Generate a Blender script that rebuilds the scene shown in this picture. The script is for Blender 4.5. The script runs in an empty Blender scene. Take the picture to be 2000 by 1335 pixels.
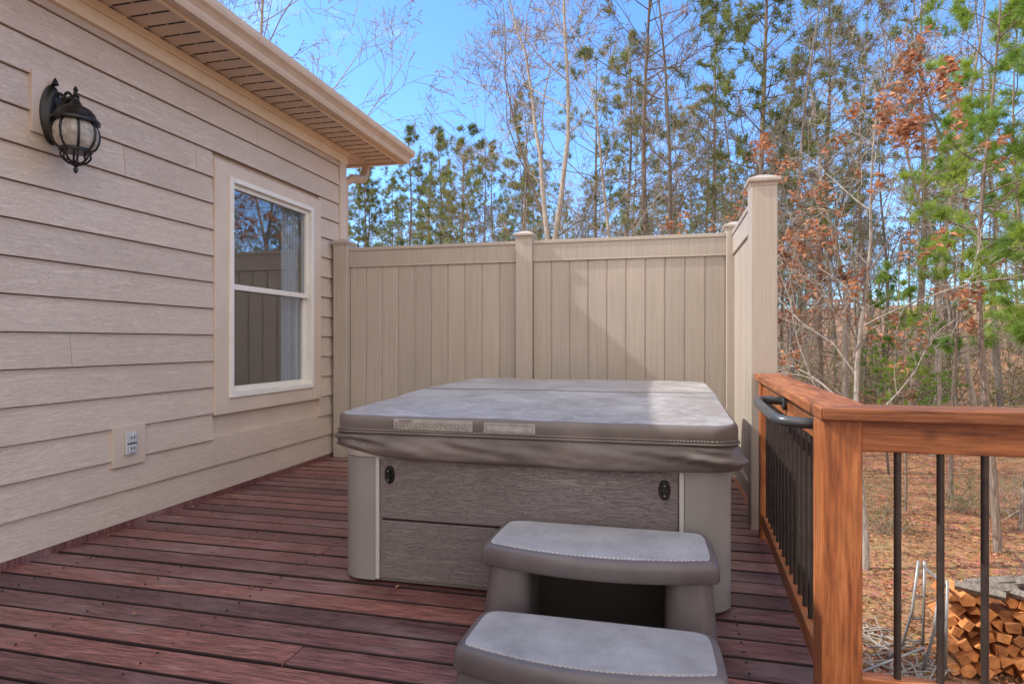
import bpy, math, random
import numpy as np
from mathutils import Vector, Matrix, noise
R=math.radians
rnd=random.Random(7)
scene=bpy.context.scene
COL=scene.collection
try:
    scene.view_settings.view_transform='Standard'; scene.view_settings.look='None'; scene.view_settings.exposure=0
except Exception as e: print(e)

# ------------------------------------------------------------------ helpers
def link(o): COL.objects.link(o); return o
def empty(name,loc=(0,0,0)):
    o=bpy.data.objects.new(name,None); o.location=loc; o.empty_display_size=.2
    return link(o)
def obj(name,me,parent=None,mat=None,smooth=False,bevel=0,seg=2):
    o=bpy.data.objects.new(name,me); link(o)
    if mat:
        for m in (mat if isinstance(mat,(list,tuple)) else [mat]): me.materials.append(m)
    if parent: o.parent=parent
    if smooth: me.shade_smooth()
    if bevel:
        b=o.modifiers.new('bev','BEVEL'); b.width=bevel; b.segments=seg; b.limit_method='ANGLE'; b.angle_limit=R(40)
        b.harden_normals=False
    return o
class MB:
    def __init__(s): s.v=[];s.f=[];s.m=[]
    def add(s,vs,fs,mi=0):
        n=len(s.v); s.v+= [tuple(p) for p in vs]; s.f+=[tuple(i+n for i in f) for f in fs]; s.m+=(mi if isinstance(mi,list) else [mi]*len(fs))
    def box(s,x0,x1,y0,y1,z0,z1,mi=0,M=None):
        vs=[(x0,y0,z0),(x1,y0,z0),(x1,y1,z0),(x0,y1,z0),(x0,y0,z1),(x1,y0,z1),(x1,y1,z1),(x0,y1,z1)]
        if M is not None: vs=[M@Vector(p) for p in vs]
        s.add(vs,[(0,3,2,1),(4,5,6,7),(0,1,5,4),(1,2,6,5),(2,3,7,6),(3,0,4,7)],mi)
    def loft(s,rings,cap0=True,cap1=True,mi=0,closed=True):
        n=len(rings[0]); vs=[p for r in rings for p in r]; fs=[]
        for k in range(len(rings)-1):
            for i in range(n if closed else n-1):
                j=(i+1)%n
                fs.append((k*n+i,k*n+j,(k+1)*n+j,(k+1)*n+i))
        if cap0: fs.append(tuple(reversed(range(n))))
        if cap1: fs.append(tuple((len(rings)-1)*n+i for i in range(n)))
        s.add(vs,fs,mi)
    def lathe(s,prof,c,n=24,mi=0,cap=True):
        rings=[[(c[0]+r*math.cos(2*math.pi*i/n),c[1]+r*math.sin(2*math.pi*i/n),c[2]+z) for i in range(n)] for r,z in prof]
        s.loft(rings,cap,cap,mi)
    def tube(s,pts,rad,n=10,mi=0,cap=True):
        pts=[Vector(p) for p in pts]
        rs=rad if isinstance(rad,(list,tuple)) else [rad]*len(pts)
        rings=[];prev=None
        for i,p in enumerate(pts):
            t=(pts[min(i+1,len(pts)-1)]-pts[max(i-1,0)]).normalized()
            if prev is None:
                a=Vector((0,0,1)) if abs(t.z)<.9 else Vector((1,0,0))
                u=t.cross(a).normalized()
            else:
                u=(prev-t*prev.dot(t)).normalized()
            prev=u; w=t.cross(u)
            rings.append([p+(u*math.cos(2*math.pi*k/n)+w*math.sin(2*math.pi*k/n))*rs[i] for k in range(n)])
        s.loft(rings,cap,cap,mi)
    def mesh(s,name):
        me=bpy.data.meshes.new(name); me.from_pydata(s.v,[],s.f)
        if any(s.m): me.polygons.foreach_set('material_index',s.m)
        me.update(); return me
    def obj(s,name,parent=None,mat=None,**k): return obj(name,s.mesh(name),parent,mat,**k)
def smooth_by_angle(o,ang=40):
    me=o.data; me.shade_smooth()
    try: me.set_sharp_from_angle(angle=R(ang))
    except Exception as e: print(e)
def rrect(x0,x1,y0,y1,r,seg=8,n_side=1,rs=None):
    rs=rs or [r]*4
    out=[]
    cs=[(x1-rs[0],y1-rs[0],0,rs[0]),(x0+rs[1],y1-rs[1],90,rs[1]),(x0+rs[2],y0+rs[2],180,rs[2]),(x1-rs[3],y0+rs[3],270,rs[3])]
    for cx,cy,a0,rr in cs:
        for i in range(seg+1):
            a=R(a0+90*i/seg); out.append((cx+rr*math.cos(a),cy+rr*math.sin(a)))
    if n_side>1:
        res=[]
        for i,p in enumerate(out):
            q=out[(i+1)%len(out)]; res.append(p)
            if i%(seg+1)==seg:
                for k in range(1,n_side): 
                    t=k/n_side; res.append((p[0]+(q[0]-p[0])*t,p[1]+(q[1]-p[1])*t))
        out=res
    return out

# ------------------------------------------------------------------ materials
class NT:
    def __init__(s,name):
        s.m=bpy.data.materials.new(name); s.m.use_nodes=True; s.t=s.m.node_tree; s.N=s.t.nodes
        s.bs=s.N['Principled BSDF']; s.out=s.N['Material Output']
    def n(s,typ,**k):
        x=s.N.new(typ)
        for a,b in k.items(): setattr(x,a,b)
        return x
    def l(s,a,b): s.t.links.new(a,b)
    def coord(s,scale=(1,1,1),rot=(0,0,0),kind='Object'):
        c=s.n('ShaderNodeTexCoord'); m=s.n('ShaderNodeMapping'); m.inputs['Scale'].default_value=scale; m.inputs['Rotation'].default_value=rot
        s.l(c.outputs[kind],m.inputs['Vector']); return m.outputs[0]
    def noise(s,vec,scale=5,detail=4,rough=.55,dist=0):
        x=s.n('ShaderNodeTexNoise'); x.inputs['Scale'].default_value=scale; x.inputs['Detail'].default_value=detail
        x.inputs['Roughness'].default_value=rough; x.inputs['Distortion'].default_value=dist
        if vec: s.l(vec,x.inputs['Vector'])
        return x.outputs[0]
    def ramp(s,fac,stops):
        x=s.n('ShaderNodeValToRGB'); e=x.color_ramp.elements
        while len(e)<len(stops): e.new(.5)
        for k,(p,c) in zip(e,stops):
            k.position=p; k.color=(c[0],c[1],c[2],1) if not isinstance(c,(int,float)) else (c,c,c,1)
        s.l(fac,x.inputs[0]); return x.outputs[0]
    def mix(s,fac,a,b,mode='MIX'):
        x=s.n('ShaderNodeMix',data_type='RGBA',blend_type=mode)
        for i,v in ((0,fac),(6,a),(7,b)):
            if isinstance(v,(int,float)): x.inputs[i].default_value=v
            elif isinstance(v,tuple): x.inputs[i].default_value=(*v,1)
            else: s.l(v,x.inputs[i])
        return x.outputs[2]
    def math(s,op,a,b=0):
        x=s.n('ShaderNodeMath',operation=op)
        for i,v in ((0,a),(1,b)):
            if isinstance(v,(int,float)): x.inputs[i].default_value=v
            else: s.l(v,x.inputs[i])
        return x.outputs[0]
    def bump(s,h,strength=.3,dist=.01,nrm=None):
        x=s.n('ShaderNodeBump'); x.inputs['Strength'].default_value=strength; x.inputs['Distance'].default_value=dist
        s.l(h,x.inputs['Height'])
        if nrm: s.l(nrm,x.inputs['Normal'])
        s.l(x.outputs[0],s.bs.inputs['Normal']); return x.outputs[0]
    def color(s,c):
        if isinstance(c,tuple): s.bs.inputs['Base Color'].default_value=(*c,1)
        else: s.l(c,s.bs.inputs['Base Color'])
    def rough(s,r):
        if isinstance(r,(int,float)): s.bs.inputs['Roughness'].default_value=r
        else: s.l(r,s.bs.inputs['Roughness'])
    def island(s): return s.n('ShaderNodeNewGeometry').outputs['Random Per Island']
    def objrand(s): return s.n('ShaderNodeObjectInfo').outputs['Random']

def m_plain(name,c,rough=.5,metal=0,var=.12,scale=6,bump=0.0,bscale=60):
    t=NT(name); v=t.coord(); n=t.noise(v,scale,5)
    dark=tuple(x*(1-var) for x in c); lite=tuple(min(1,x*(1+var)) for x in c)
    t.color(t.ramp(n,[(.3,dark),(.7,lite)])); t.rough(rough); t.bs.inputs['Metallic'].default_value=metal
    if bump: t.bump(t.noise(v,bscale,3),bump,.003)
    return t.m

def m_siding():
    t=NT('siding_paint')
    isl_=t.island()
    c0=t.n('ShaderNodeTexCoord'); mp=t.n('ShaderNodeMapping'); t.l(c0.outputs['Object'],mp.inputs[0]); mp.inputs['Scale'].default_value=(1,1.3,14)
    add=t.n('ShaderNodeVectorMath',operation='ADD'); cmb=t.n('ShaderNodeCombineXYZ'); t.l(t.math('MULTIPLY',isl_,53.0),cmb.inputs[1]); t.l(mp.outputs[0],add.inputs[0]); t.l(cmb.outputs[0],add.inputs[1])
    v=add.outputs[0]; g=t.noise(v,5,3,.5,1.8)
    v2=t.coord(); b=t.noise(v2,1.3,4)
    base=t.ramp(b,[(.3,(.61,.495,.40)),(.7,(.67,.55,.45))])
    isl=t.ramp(isl_,[(0,.94),(1,1.05)])
    c=t.mix(1,base,isl,'MULTIPLY')
    w=t.ramp(g,[(.36,1.0),(.40,.80),(.44,1.0),(.50,1.0),(.53,.84),(.56,1.0)])
    c=t.mix(.75,c,w,'MULTIPLY')
    blot=t.ramp(t.noise(v2,9,6,.7),[(.62,(0,0,0)),(.75,(1,1,1))])
    c=t.mix(t.math('MULTIPLY',blot,.10),c,(.35,.27,.21))
    t.color(c); t.rough(.45)
    hh=t.ramp(g,[(.36,1.0),(.40,0.1),(.44,1.0),(.50,1.0),(.53,.2),(.56,1.0)])
    t.bump(hh,.5,.004); return t.m
def m_trim(name,c): return m_plain(name,c,.5,0,.06,4,.1,80)
def m_deck():
    t=NT('stained_deck_wood')
    isl=t.island()
    c0=t.n('ShaderNodeTexCoord'); mp=t.n('ShaderNodeMapping'); t.l(c0.outputs['Object'],mp.inputs[0]); mp.inputs['Scale'].default_value=(1.1,16,1)
    add=t.n('ShaderNodeVectorMath',operation='ADD'); cmb=t.n('ShaderNodeCombineXYZ')
    t.l(t.math('MULTIPLY',isl,37.0),cmb.inputs[0]); t.l(t.math('MULTIPLY',isl,91.0),cmb.inputs[1])
    t.l(mp.outputs[0],add.inputs[0]); t.l(cmb.outputs[0],add.inputs[1])
    v=add.outputs[0]
    g=t.noise(v,2.6,7,.7,1.6)
    g2=t.noise(v,9,4,.7,.3)
    base=t.ramp(g,[(.30,(.060,.028,.027)),(.44,(.155,.064,.060)),(.58,(.26,.112,.102)),(.76,(.41,.235,.215))])
    iv=t.ramp(isl,[(0,(.50,.50,.58)),(.5,(1,.98,1)),(1,(1.42,1.30,1.18))])
    c=t.mix(1,base,iv,'MULTIPLY')
    c=t.mix(.75,c,t.ramp(g2,[(.36,.28),(.6,1.2)]),'MULTIPLY')
    crk=t.noise(v,3.3,3,.5,.2); ck=t.ramp(crk,[(.485,1.0),(.497,.18),(.505,.18),(.517,1.0)]); c=t.mix(.6,c,ck,'MULTIPLY')
    wv=t.coord((.5,1,1)); wear=t.ramp(t.noise(wv,2.4,7,.65),[(.5,(0,0,0)),(.70,(1,1,1))])
    c=t.mix(t.math('MULTIPLY',wear,.45),c,(.40,.29,.285))
    t.color(c); t.rough(t.ramp(g,[(.3,.24),(.7,.46)]))
    t.bs.inputs['Specular IOR Level'].default_value=.6
    t.bump(g2,.7,.004,None); return t.m
def m_railwood(name,axis='z',mul=1.0):
    sc={'z':(12,12,.9),'x':(.9,12,12),'y':(12,.9,12)}[axis]
    t=NT(name); v=t.coord(sc); g=t.noise(v,2.2,6,.62,1.6); g2=t.noise(v,9,3,.6)
    base=t.ramp(g,[(.28,(.15*mul,.040*mul,.013*mul)),(.48,(.38*mul,.120*mul,.038*mul)),(.7,(.56*mul,.215*mul,.075*mul))])
    c=t.mix(.55,base,t.ramp(g2,[(.3,.35),(.6,1.1)]),'MULTIPLY')
    kv=t.coord((1,1,1)); vo=t.n('ShaderNodeTexVoronoi'); vo.inputs['Scale'].default_value=3.4; t.l(kv,vo.inputs['Vector'])
    k=t.ramp(vo.outputs['Distance'],[(.05,(1,1,1)),(.12,(0,0,0))])
    c=t.mix(t.math('MULTIPLY',k,.8),c,(.07,.02,.01))
    t.color(c); t.rough(.42); t.bump(g2,.4,.003); return t.m
def m_vinyl():
    t=NT('tan_vinyl'); v=t.coord((30,30,.6)); g=t.noise(v,3,4,.6)
    isl=t.island()
    c=t.ramp(g,[(.3,(.405,.345,.29)),(.7,(.50,.43,.365))])
    c=t.mix(1,c,t.ramp(isl,[(0,.92),(1,1.05)]),'MULTIPLY')
    v2=t.coord(); d=t.noise(v2,2.1,5); c=t.mix(.5,c,t.ramp(d,[(.3,.9),(.7,1.04)]),'MULTIPLY')
    t.color(c); t.rough(.38); t.bump(g,.2,.002); return t.m
def m_spa_panel():
    t=NT('spa_wood_panel'); v=t.coord((1,1,13)); g=t.noise(v,4.6,4,.55,2.2)
    c=t.ramp(g,[(.41,(.195,.165,.16)),(.435,(.105,.088,.086)),(.46,(.195,.165,.16)),(.53,(.21,.178,.174)),(.555,(.12,.10,.10)),(.58,(.21,.18,.175))])
    c=t.mix(.5,c,t.ramp(t.noise(t.coord(),3,5),[(.3,.85),(.7,1.15)]),'MULTIPLY')
    t.color(c); t.rough(.40); hh=t.ramp(g,[(.41,1.0),(.435,0.0),(.46,1.0),(.53,1.0),(.555,0.2),(.58,1.0)]); t.bump(hh,.6,.005); return t.m
def m_cover_top():
    t=NT('dusty_vinyl_cover'); v=t.coord(); n1=t.noise(v,2.2,8,.62,.5); n2=t.noise(v,14,6,.7); n3=t.noise(v,140,2)
    c=t.ramp(n1,[(.32,(.21,.195,.19)),(.5,(.32,.305,.30)),(.68,(.43,.42,.415))])
    sp=t.ramp(n2,[(.48,(0,0,0)),(.66,(1,1,1))]); c=t.mix(t.math('MULTIPLY',sp,.45),c,(.58,.57,.57))
    s=t.n('ShaderNodeSeparateXYZ'); t.l(v,s.inputs[0])
    wx=t.ramp(t.math('ADD',t.math('MULTIPLY',s.outputs[0],.8),.5),[(.2,(0,0,0)),(.5,(1,1,1))])
    blo=t.ramp(t.noise(v,3.6,6,.6,.8),[(.50,(0,0,0)),(.54,(1,1,1))])
    c=t.mix(t.math('MULTIPLY',t.math('MULTIPLY',wx,blo),.6),c,(.26,.225,.20))
    t.color(c); t.rough(.42); t.bump(n3,.2,.002); return t.m
def m_cover_side():
    t=NT('vinyl_cover_skirt'); v=t.coord(); n1=t.noise(v,3,6,.6,.4); w=t.noise(t.coord((260,260,260)),1,2)
    c=t.ramp(n1,[(.3,(.105,.084,.074)),(.6,(.16,.13,.117)),(.8,(.24,.205,.188))])
    t.color(c); t.rough(.42); t.bump(w,.35,.002); return t.m
def m_tread():
    t=NT('step_tread_pad'); v=t.coord((1,1,1),(0,0,R(45)))
    ch=t.n('ShaderNodeTexVoronoi'); ch.inputs['Scale'].default_value=88; ch.inputs['Randomness'].default_value=.08; t.l(v,ch.inputs['Vector'])
    d=t.noise(t.coord(),5,6,.65)
    c=t.ramp(ch.outputs['Distance'],[(.25,(.57,.565,.59)),(.5,(.30,.295,.31))])
    c=t.mix(.7,c,t.ramp(d,[(.3,.65),(.7,1.25)]),'MULTIPLY')
    t.color(c); t.rough(.5); inv=t.ramp(ch.outputs['Distance'],[(.2,1.0),(.5,0.0)]); t.bump(inv,.6,.002); return t.m
def m_foliage(name,a,b,trans=.35,scale=1.2):
    t=NT(name); v=t.coord(); n=t.noise(v,scale,3)
    c=t.ramp(n,[(.3,a),(.7,b)])
    c=t.mix(1,c,t.ramp(t.objrand(),[(0,(.72,.8,.75)),(.5,(1,1,1)),(1,(1.3,1.15,.9))]),'MULTIPLY')
    c=t.mix(.7,c,t.ramp(t.island(),[(0,.5),(1,1.45)]),'MULTIPLY')
    t.color(c); t.rough(.6)
    tr=t.n('ShaderNodeBsdfTranslucent'); t.l(c,tr.inputs[0]); mx=t.n('ShaderNodeMixShader'); mx.inputs[0].default_value=trans
    t.l(t.bs.outputs[0],mx.inputs[1]); t.l(tr.outputs[0],mx.inputs[2]); t.l(mx.outputs[0],t.out.inputs[0]); return t.m
def m_bark(name,a,b,z=1.5):
    t=NT(name); v=t.coord((9,9,z)); n=t.noise(v,3,6,.7)
    c=t.ramp(n,[(.32,a),(.66,b)]); c=t.mix(1,c,t.ramp(t.objrand(),[(0,.6),(1,1.25)]),'MULTIPLY')
    t.color(c); t.rough(.85); t.bump(n,.6,.02); return t.m
def m_ground():
    t=NT('forest_floor'); v=t.coord(); n1=t.noise(v,.35,6,.6); n2=t.noise(v,9,8,.75); 
    vo=t.n('ShaderNodeTexVoronoi'); vo.inputs['Scale'].default_value=14; t.l(v,vo.inputs['Vector'])
    c=t.ramp(n2,[(.3,(.10,.042,.02)),(.5,(.35,.155,.07)),(.7,(.54,.29,.15))])
    c=t.mix(.4,c,vo.outputs['Color'],'SOFT_LIGHT')
    p=t.ramp(n1,[(.46,(0,0,0)),(.64,(1,1,1))]); c=t.mix(t.math('MULTIPLY',p,.45),c,(.32,.25,.11))
    t.color(c); t.rough(.95); t.bump(n2,.8,.05); return t.m
def m_glass_window():
    t=NT('window_glass'); g=t.n('ShaderNodeBsdfGlossy'); g.inputs['Roughness'].default_value=.01; g.inputs[0].default_value=(.95,.97,1,1)
    tr=t.n('ShaderNodeBsdfTransparent'); tr.inputs[0].default_value=(.80,.82,.84,1)
    mx=t.n('ShaderNodeMixShader'); mx.inputs[0].default_value=.18
    t.l(tr.outputs[0],mx.inputs[1]); t.l(g.outputs[0],mx.inputs[2]); t.l(mx.outputs[0],t.out.inputs[0]); return t.m
def m_lampglass():
    t=NT('seeded_lamp_glass'); v=t.coord(); t.color(t.ramp(t.noise(v,30,4),[(.3,(.38,.34,.29)),(.7,(.75,.70,.60))])); t.rough(.15); t.bs.inputs['Transmission Weight'].default_value=.45
    t.bs.inputs['IOR'].default_value=1.3; return t.m
def m_logend():
    t=NT('split_log_wood'); v=t.coord(); n=t.noise(v,14,5,.6)
    c=t.ramp(n,[(.3,(.34,.13,.04)),(.6,(.60,.28,.10)),(.8,(.70,.40,.18))])
    c=t.mix(1,c,t.ramp(t.island(),[(0,(.4,.32,.26)),(.5,(1,.85,.72)),(1,(1.2,1.1,1.0))]),'MULTIPLY')
    t.color(c); t.rough(.8); t.bump(n,.5,.01); return t.m

SID=m_siding(); TRIM=m_trim('house_trim_paint',(.61,.50,.405)); CREAM=m_trim('cream_frieze',(.76,.62,.45)); SOFF=m_trim('soffit_vinyl',(.60,.48,.365)); GUT=m_plain('gutter_aluminium',(.56,.43,.31),.38,0,.08,5)
WHITE=m_plain('white_vinyl_frame',(.76,.72,.655),.4,0,.05); DARK=m_plain('dark_gap',(.022,.016,.014),.8)
EDGE=m_plain('shaded_dirty_edge',(.030,.014,.013),.8)  # gap shade painted into the board sides, along with dirt
DECK=m_deck(); RZ=m_railwood('cedar_stain_vertical','z'); RX=m_railwood('cedar_stain_x','x'); RY=m_railwood('cedar_stain_y','y',.9)
RED=m_railwood('rail_cap_stain_x','x',.62)
VIN=m_vinyl(); PANEL=m_spa_panel(); CTOP=m_cover_top(); CSIDE=m_cover_side()
SPA=m_plain('spa_corner_plastic',(.255,.24,.225),.36,0,.06,3); LIP=m_plain('spa_shell_lip',(.46,.44,.41),.3,0,.04,3)
STEP=m_plain('step_plastic',(.115,.098,.102),.36,0,.18,7,.15,200); TREAD=m_tread()
BLACK=m_plain('black_metal',(.015,.014,.014),.35,.3,.2); BRONZE=m_plain('bronze_baluster_metal',(.06,.046,.04),.42,.4,.25,20)
HANDLE=m_plain('grey_handle_metal',(.07,.075,.08),.35,.3,.2)
LABEL=m_plain('label_tape',(.34,.32,.30),.5,0,.2,30); LTXT=m_plain('label_print',(.14,.115,.10),.6); STITCH=m_plain('thread',(.46,.43,.38),.7)
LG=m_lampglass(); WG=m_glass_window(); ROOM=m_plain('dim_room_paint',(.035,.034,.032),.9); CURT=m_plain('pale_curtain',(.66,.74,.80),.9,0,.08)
SHING=m_plain('roof_shingles',(.14,.11,.09),.9,0,.4,20,.5,40)
OUT=m_plain('outlet_plastic',(.50,.51,.52),.4,0,.05)
PBARK=m_bark('pine_bark',(.075,.056,.046),(.27,.205,.16)); HBARK=m_bark('grey_bark',(.13,.108,.092),(.36,.31,.26)); TW=m_bark('twig_bark',(.19,.155,.125),(.42,.355,.29))
NEED=m_foliage('pine_needles',(.085,.12,.026),(.28,.31,.085),.4); NEEDN=m_foliage('young_pine_needles',(.11,.22,.03),(.36,.50,.09),.45)
LEAF=m_foliage('dry_oak_leaves',(.25,.11,.065),(.48,.26,.165),.35,3); LITT=m_foliage('fallen_leaves',(.25,.105,.048),(.62,.33,.17),.1,2)
BRUSH=m_foliage('yellowed_brush',(.17,.19,.05),(.40,.37,.13),.35,1); GROUND=m_ground(); LOGE=m_logend(); METAL=m_plain('weathered_aluminium',(.30,.295,.28),.45,.4,.2)

# ------------------------------------------------------------------ terrain
GZ=-2.3
def gz(x,y):
    d=math.hypot(x-3,y-6)
    a=min(1,max(0,(d-6)/12))
    return GZ + a*(.5*noise.noise((x*.06,y*.06,1.3))+.18*noise.noise((x*.25,y*.25,4))) + .03*noise.noise((x*.9,y*.9,2)) + min(16,max(0,d-32)*.075)
def warp(t): return math.copysign(abs(t)**2.6*700+abs(t)*25,t)
n=130; vs=[];fs=[]
for j in range(n+1):
    for i in range(n+1):
        x=warp(i/n*2-1)+2; y=warp(j/n*2-1)+10
        vs.append((x,y,gz(x,y)))
for j in range(n):
    for i in range(n):
        a=j*(n+1)+i; fs.append((a,a+1,a+n+2,a+n+1))
me=bpy.data.meshes.new('ground'); me.from_pydata(vs,[],fs); obj('ground',me,None,GROUND,smooth=True)

rng=np.random.default_rng(3)
def leaf_mesh(name,P,size,rngv,flat=.35):
    N=len(P); ang=rngv.uniform(0,2*np.pi,N); s=size*rngv.uniform(.6,1.3,N)
    up=rngv.normal(0,flat,(N,3)); up[:,2]+=1; up/=np.linalg.norm(up,axis=1)[:,None]
    a=np.stack([np.cos(ang),np.sin(ang),np.zeros(N)],1); a-=up*(a*up).sum(1)[:,None]; a/=np.linalg.norm(a,axis=1)[:,None]
    b=np.cross(up,a); s=s[:,None]
    k=rngv.uniform(.1,.35,(N,1))
    v=np.stack([P-a*s*.5, P-b*s*.28+up*s*k, P-b*s*.1+a*s*.2+up*s*k*.5, P+a*s*.5, P+b*s*.1+a*s*.2+up*s*k*.5, P+b*s*.28+up*s*k, ],1).reshape(-1,3)
    base=np.arange(N)[:,None]*6
    f=np.concatenate([base+np.array([[0,1,2,3]]),base+np.array([[0,3,4,5]])],0)
    me=bpy.data.meshes.new(name); me.from_pydata(v.tolist(),[],f.tolist()); return me
P=[]
for i in range(42000):
    d=2+ (rng.random()**1.5)*24; a=R(rng.uniform(8,75)); x=d*math.sin(a)+.3; y=d*math.cos(a)+1.5
    P.append((x,y,gz(x,y)+.015))
obj('leaf_litter',leaf_mesh('leaf_litter',np.array(P),.07,rng),None,LITT)

# ------------------------------------------------------------------ house
house=empty('house')
WX=-3.41; Y0,Y1=-6.0,6.1; EX=.203
mb=MB()
def plank(y0,y1,z0,z1):
    a,b,c=WX+.027,WX+.006,WX-.02
    zt=z1
    mb.add([(c,y0,z0),(a,y0,z0),(a,y1,z0),(c,y1,z0),(c,y0,zt),(b,y0,zt),(b,y1,zt),(c,y1,zt)],[(0,3,2,1),(4,5,6,7),(0,1,5,4),(1,2,6,5),(2,3,7,6),(3,0,4,7)],[1,0,0,0,0,0])
WY0,WY1,WZ0,WZ1=4.08,5.60,.63,2.625
z=.04; row=0
joints={11:[3.27],12:[3.9],2:[3.3],9:[1.9],5:[2.9],14:[4.6],3:[4.9]}
lap_shade=MB()
while z<3.14:
    z1=min(z+EX+.012,3.15)
    spans=[(Y0,Y1-.12)]
    if z1>WZ0+.02 and z<WZ1-.02: spans=[(Y0,WY0),(WY1,Y1-.12)]
    for a,b in spans:
        cuts=[a]+[q for q in joints.get(row,[]) if a<q<b]+[b]
        for p,q in zip(cuts,cuts[1:]): plank(p+.0015,q-.0015,z,z1)
        if row>0: lap_shade.box(WX+.002,WX+.0105,a,b,z-.0055,z-.0002)
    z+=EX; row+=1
mb.obj('lap_siding',house,[SID,TRIM]); lap_shade.obj('lap_shadow_strips',house,m_plain('lap_shade_paint',(.13,.095,.07),.9))  # dark strips under each lap: shadow line painted in as colour
mb=MB()
for a in ((-13,WX-.021,Y0,4.22,GZ-.4,3.27),(-13,WX-.021,5.46,Y1-.02,GZ-.4,3.27),(-13,WX-.021,4.22,5.46,GZ-.4,.74),(-13,WX-.021,4.22,5.46,2.54,3.27)): mb.box(*a)
mb.obj('wall_core',house,TRIM)
mb=MB()
mb.box(WX-.02,WX+.036,Y1-.12,Y1+.012,-.3,3.14); mb.box(WX-.14,WX-.02,Y1-.02,Y1+.012,-.3,3.14)
mb.box(WX-.02,WX+.034,WY0,4.235,WZ0,WZ1); mb.box(WX-.02,WX+.034,5.445,WY1,WZ0,WZ1)
mb.box(WX-.02,WX+.034,4.235,5.445,WZ0,.75); mb.box(WX-.02,WX+.034,4.235,5.445,2.525,WZ1)
mb.box(WX-.02,WX+.036,2.655,2.90,2.36,2.70)
mb.box(WX-.02,WX+.036,3.17,3.42,.40,.66)
mb.obj('trim_boards',house,TRIM,bevel=.003)
mb=MB(); mb.box(WX-.02,WX+.040,Y0,Y1+.03,3.14,3.225); mb.box(WX-.02,WX+.062,Y0,Y1+.03,3.225,3.28); mb.obj('frieze_board',house,CREAM,bevel=.003)
mb=MB(); mb.box(WX-.02,WX+.028,Y0,Y1,-.02,.038); mb.obj('base_flashing',house,DECK)
mb=MB(); EY=6.6; y=Y0
while y<EY-.02:
    yy=min(y+.128,EY-.002)
    a=[(WX+.05,y,3.298),(-2.985,y,3.298),(-2.985,yy,3.278),(WX+.05,yy,3.278),(WX+.05,y,3.31),(-2.985,y,3.31),(-2.985,yy,3.31),(WX+.05,yy,3.31)]
    mb.add(a,[(0,3,2,1),(4,5,6,7),(0,1,5,4),(1,2,6,5),(2,3,7,6),(3,0,4,7)]); y+=.134
x=-13
while x<WX+.03:
    mb.box(x,x+.098,Y1+.03,EY-.01,3.281,3.30); x+=.106
mb.obj('soffit',house,SOFF)
mb=MB(); y=Y0
while y<EY-.15:
    mb.box(WX+.10,WX+.235,y+.122,y+.1345,3.2765,3.295); mb.box(WX+.25,-3.02,y+.122,y+.1345,3.2765,3.295); y+=.134
mb.box(-13,-2.99,Y0,EY,3.312,3.33); mb.obj('soffit_vent_slots',house,DARK)
mb=MB(); mb.box(-2.985,-2.965,Y0,EY+.02,3.262,3.43); mb.box(-13,-2.985,EY,EY+.02,3.262,3.43); mb.obj('fascia',house,CREAM)
prof=[(0,3.275),(.070,3.275),(.078,3.30),(.082,3.325),(.10,3.35),(.122,3.37),(.128,3.395),(.128,3.43),(.116,3.43),(.116,3.40),(.0,3.40)]
mb=MB()
ringA=[(-2.964+p,Y0,zz) for p,zz in prof]; ringB=[(-2.964+p,EY+.021+p,zz) for p,zz in prof]; ringC=[(-13,EY+.021+p,zz) for p,zz in prof]
mb.loft([ringA,ringB,ringC]); g=mb.obj('gutter',house,GUT); 
mb=MB()
mb.tube([(-3.43,6.66,3.29),(-3.43,6.66,3.19),(-3.43,6.60,3.11),(-3.43,6.33,3.04),(-3.44,6.19,2.96),(-3.44,6.17,2.86),(-3.44,6.17,-2.2)],.05,8)
mb.obj('downspout',house,GUT)
mb=MB()
A=(-2.93,Y0-.5,3.435);B=(-2.93,EY+.06,3.435);C=(-13.5,EY+.06,3.435);D=(-13.5,Y0-.5,3.435);E1=(-8.2,EY-5.2,5.8);E2=(-8.2,Y0+4,5.8)
mb.add([A,B,C,D,E1,E2],[(0,1,4,5),(1,2,4),(2,3,5,4),(3,0,5),(3,2,1,0)]); mb.obj('roof',house,SHING)
def bx(name,a,mat,par,bev=.003):
    m=MB()
    for q in (a if isinstance(a[0],tuple) else [a]): m.box(*q)
    return m.obj(name,par,mat,bevel=bev)
wy0,wy1,wz0,wz1=4.235,5.445,.752,2.523
fx0,fx1=WX-.07,WX+.052
bx('window_frame',[(fx0,fx1,wy0,wy0+.045,wz0,wz1),(fx0,fx1,wy1-.045,wy1,wz0,wz1),(fx0,fx1,wy0+.045,wy1-.045,wz0,wz0+.04),(fx0,fx1,wy0+.045,wy1-.045,wz1-.04,wz1)],WHITE,house,.004)
sy0,sy1=wy0+.045,wy1-.045; mid=1.63
bx('upper_sash',[(WX-.03,WX+.015,sy0,sy0+.035,mid,wz1-.04),(WX-.03,WX+.015,sy1-.035,sy1,mid,wz1-.04),(WX-.03,WX+.015,sy0+.035,sy1-.035,wz1-.075,wz1-.04),(WX-.03,WX+.022,sy0+.035,sy1-.035,mid-.005,mid+.04)],WHITE,house,.003)
bx('lower_sash',[(WX-.06,WX-.018,sy0,sy0+.035,wz0+.04,mid),(WX-.06,WX-.018,sy1-.035,sy1,wz0+.04,mid),(WX-.06,WX-.018,sy0+.035,sy1-.035,wz0+.04,wz0+.085)],WHITE,house,.003)
bx('upper_glass',(WX-.012,WX-.008,sy0+.03,sy1-.03,mid+.035,wz1-.07),WG,house,0)
bx('lower_glass',(WX-.042,WX-.038,sy0+.03,sy1-.03,wz0+.08,mid),WG,house,0)
m=MB(); xa,xb=WX-1.6,WX-.075; ya,yb,za,zb=4.225,5.455,.745,2.535
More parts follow.
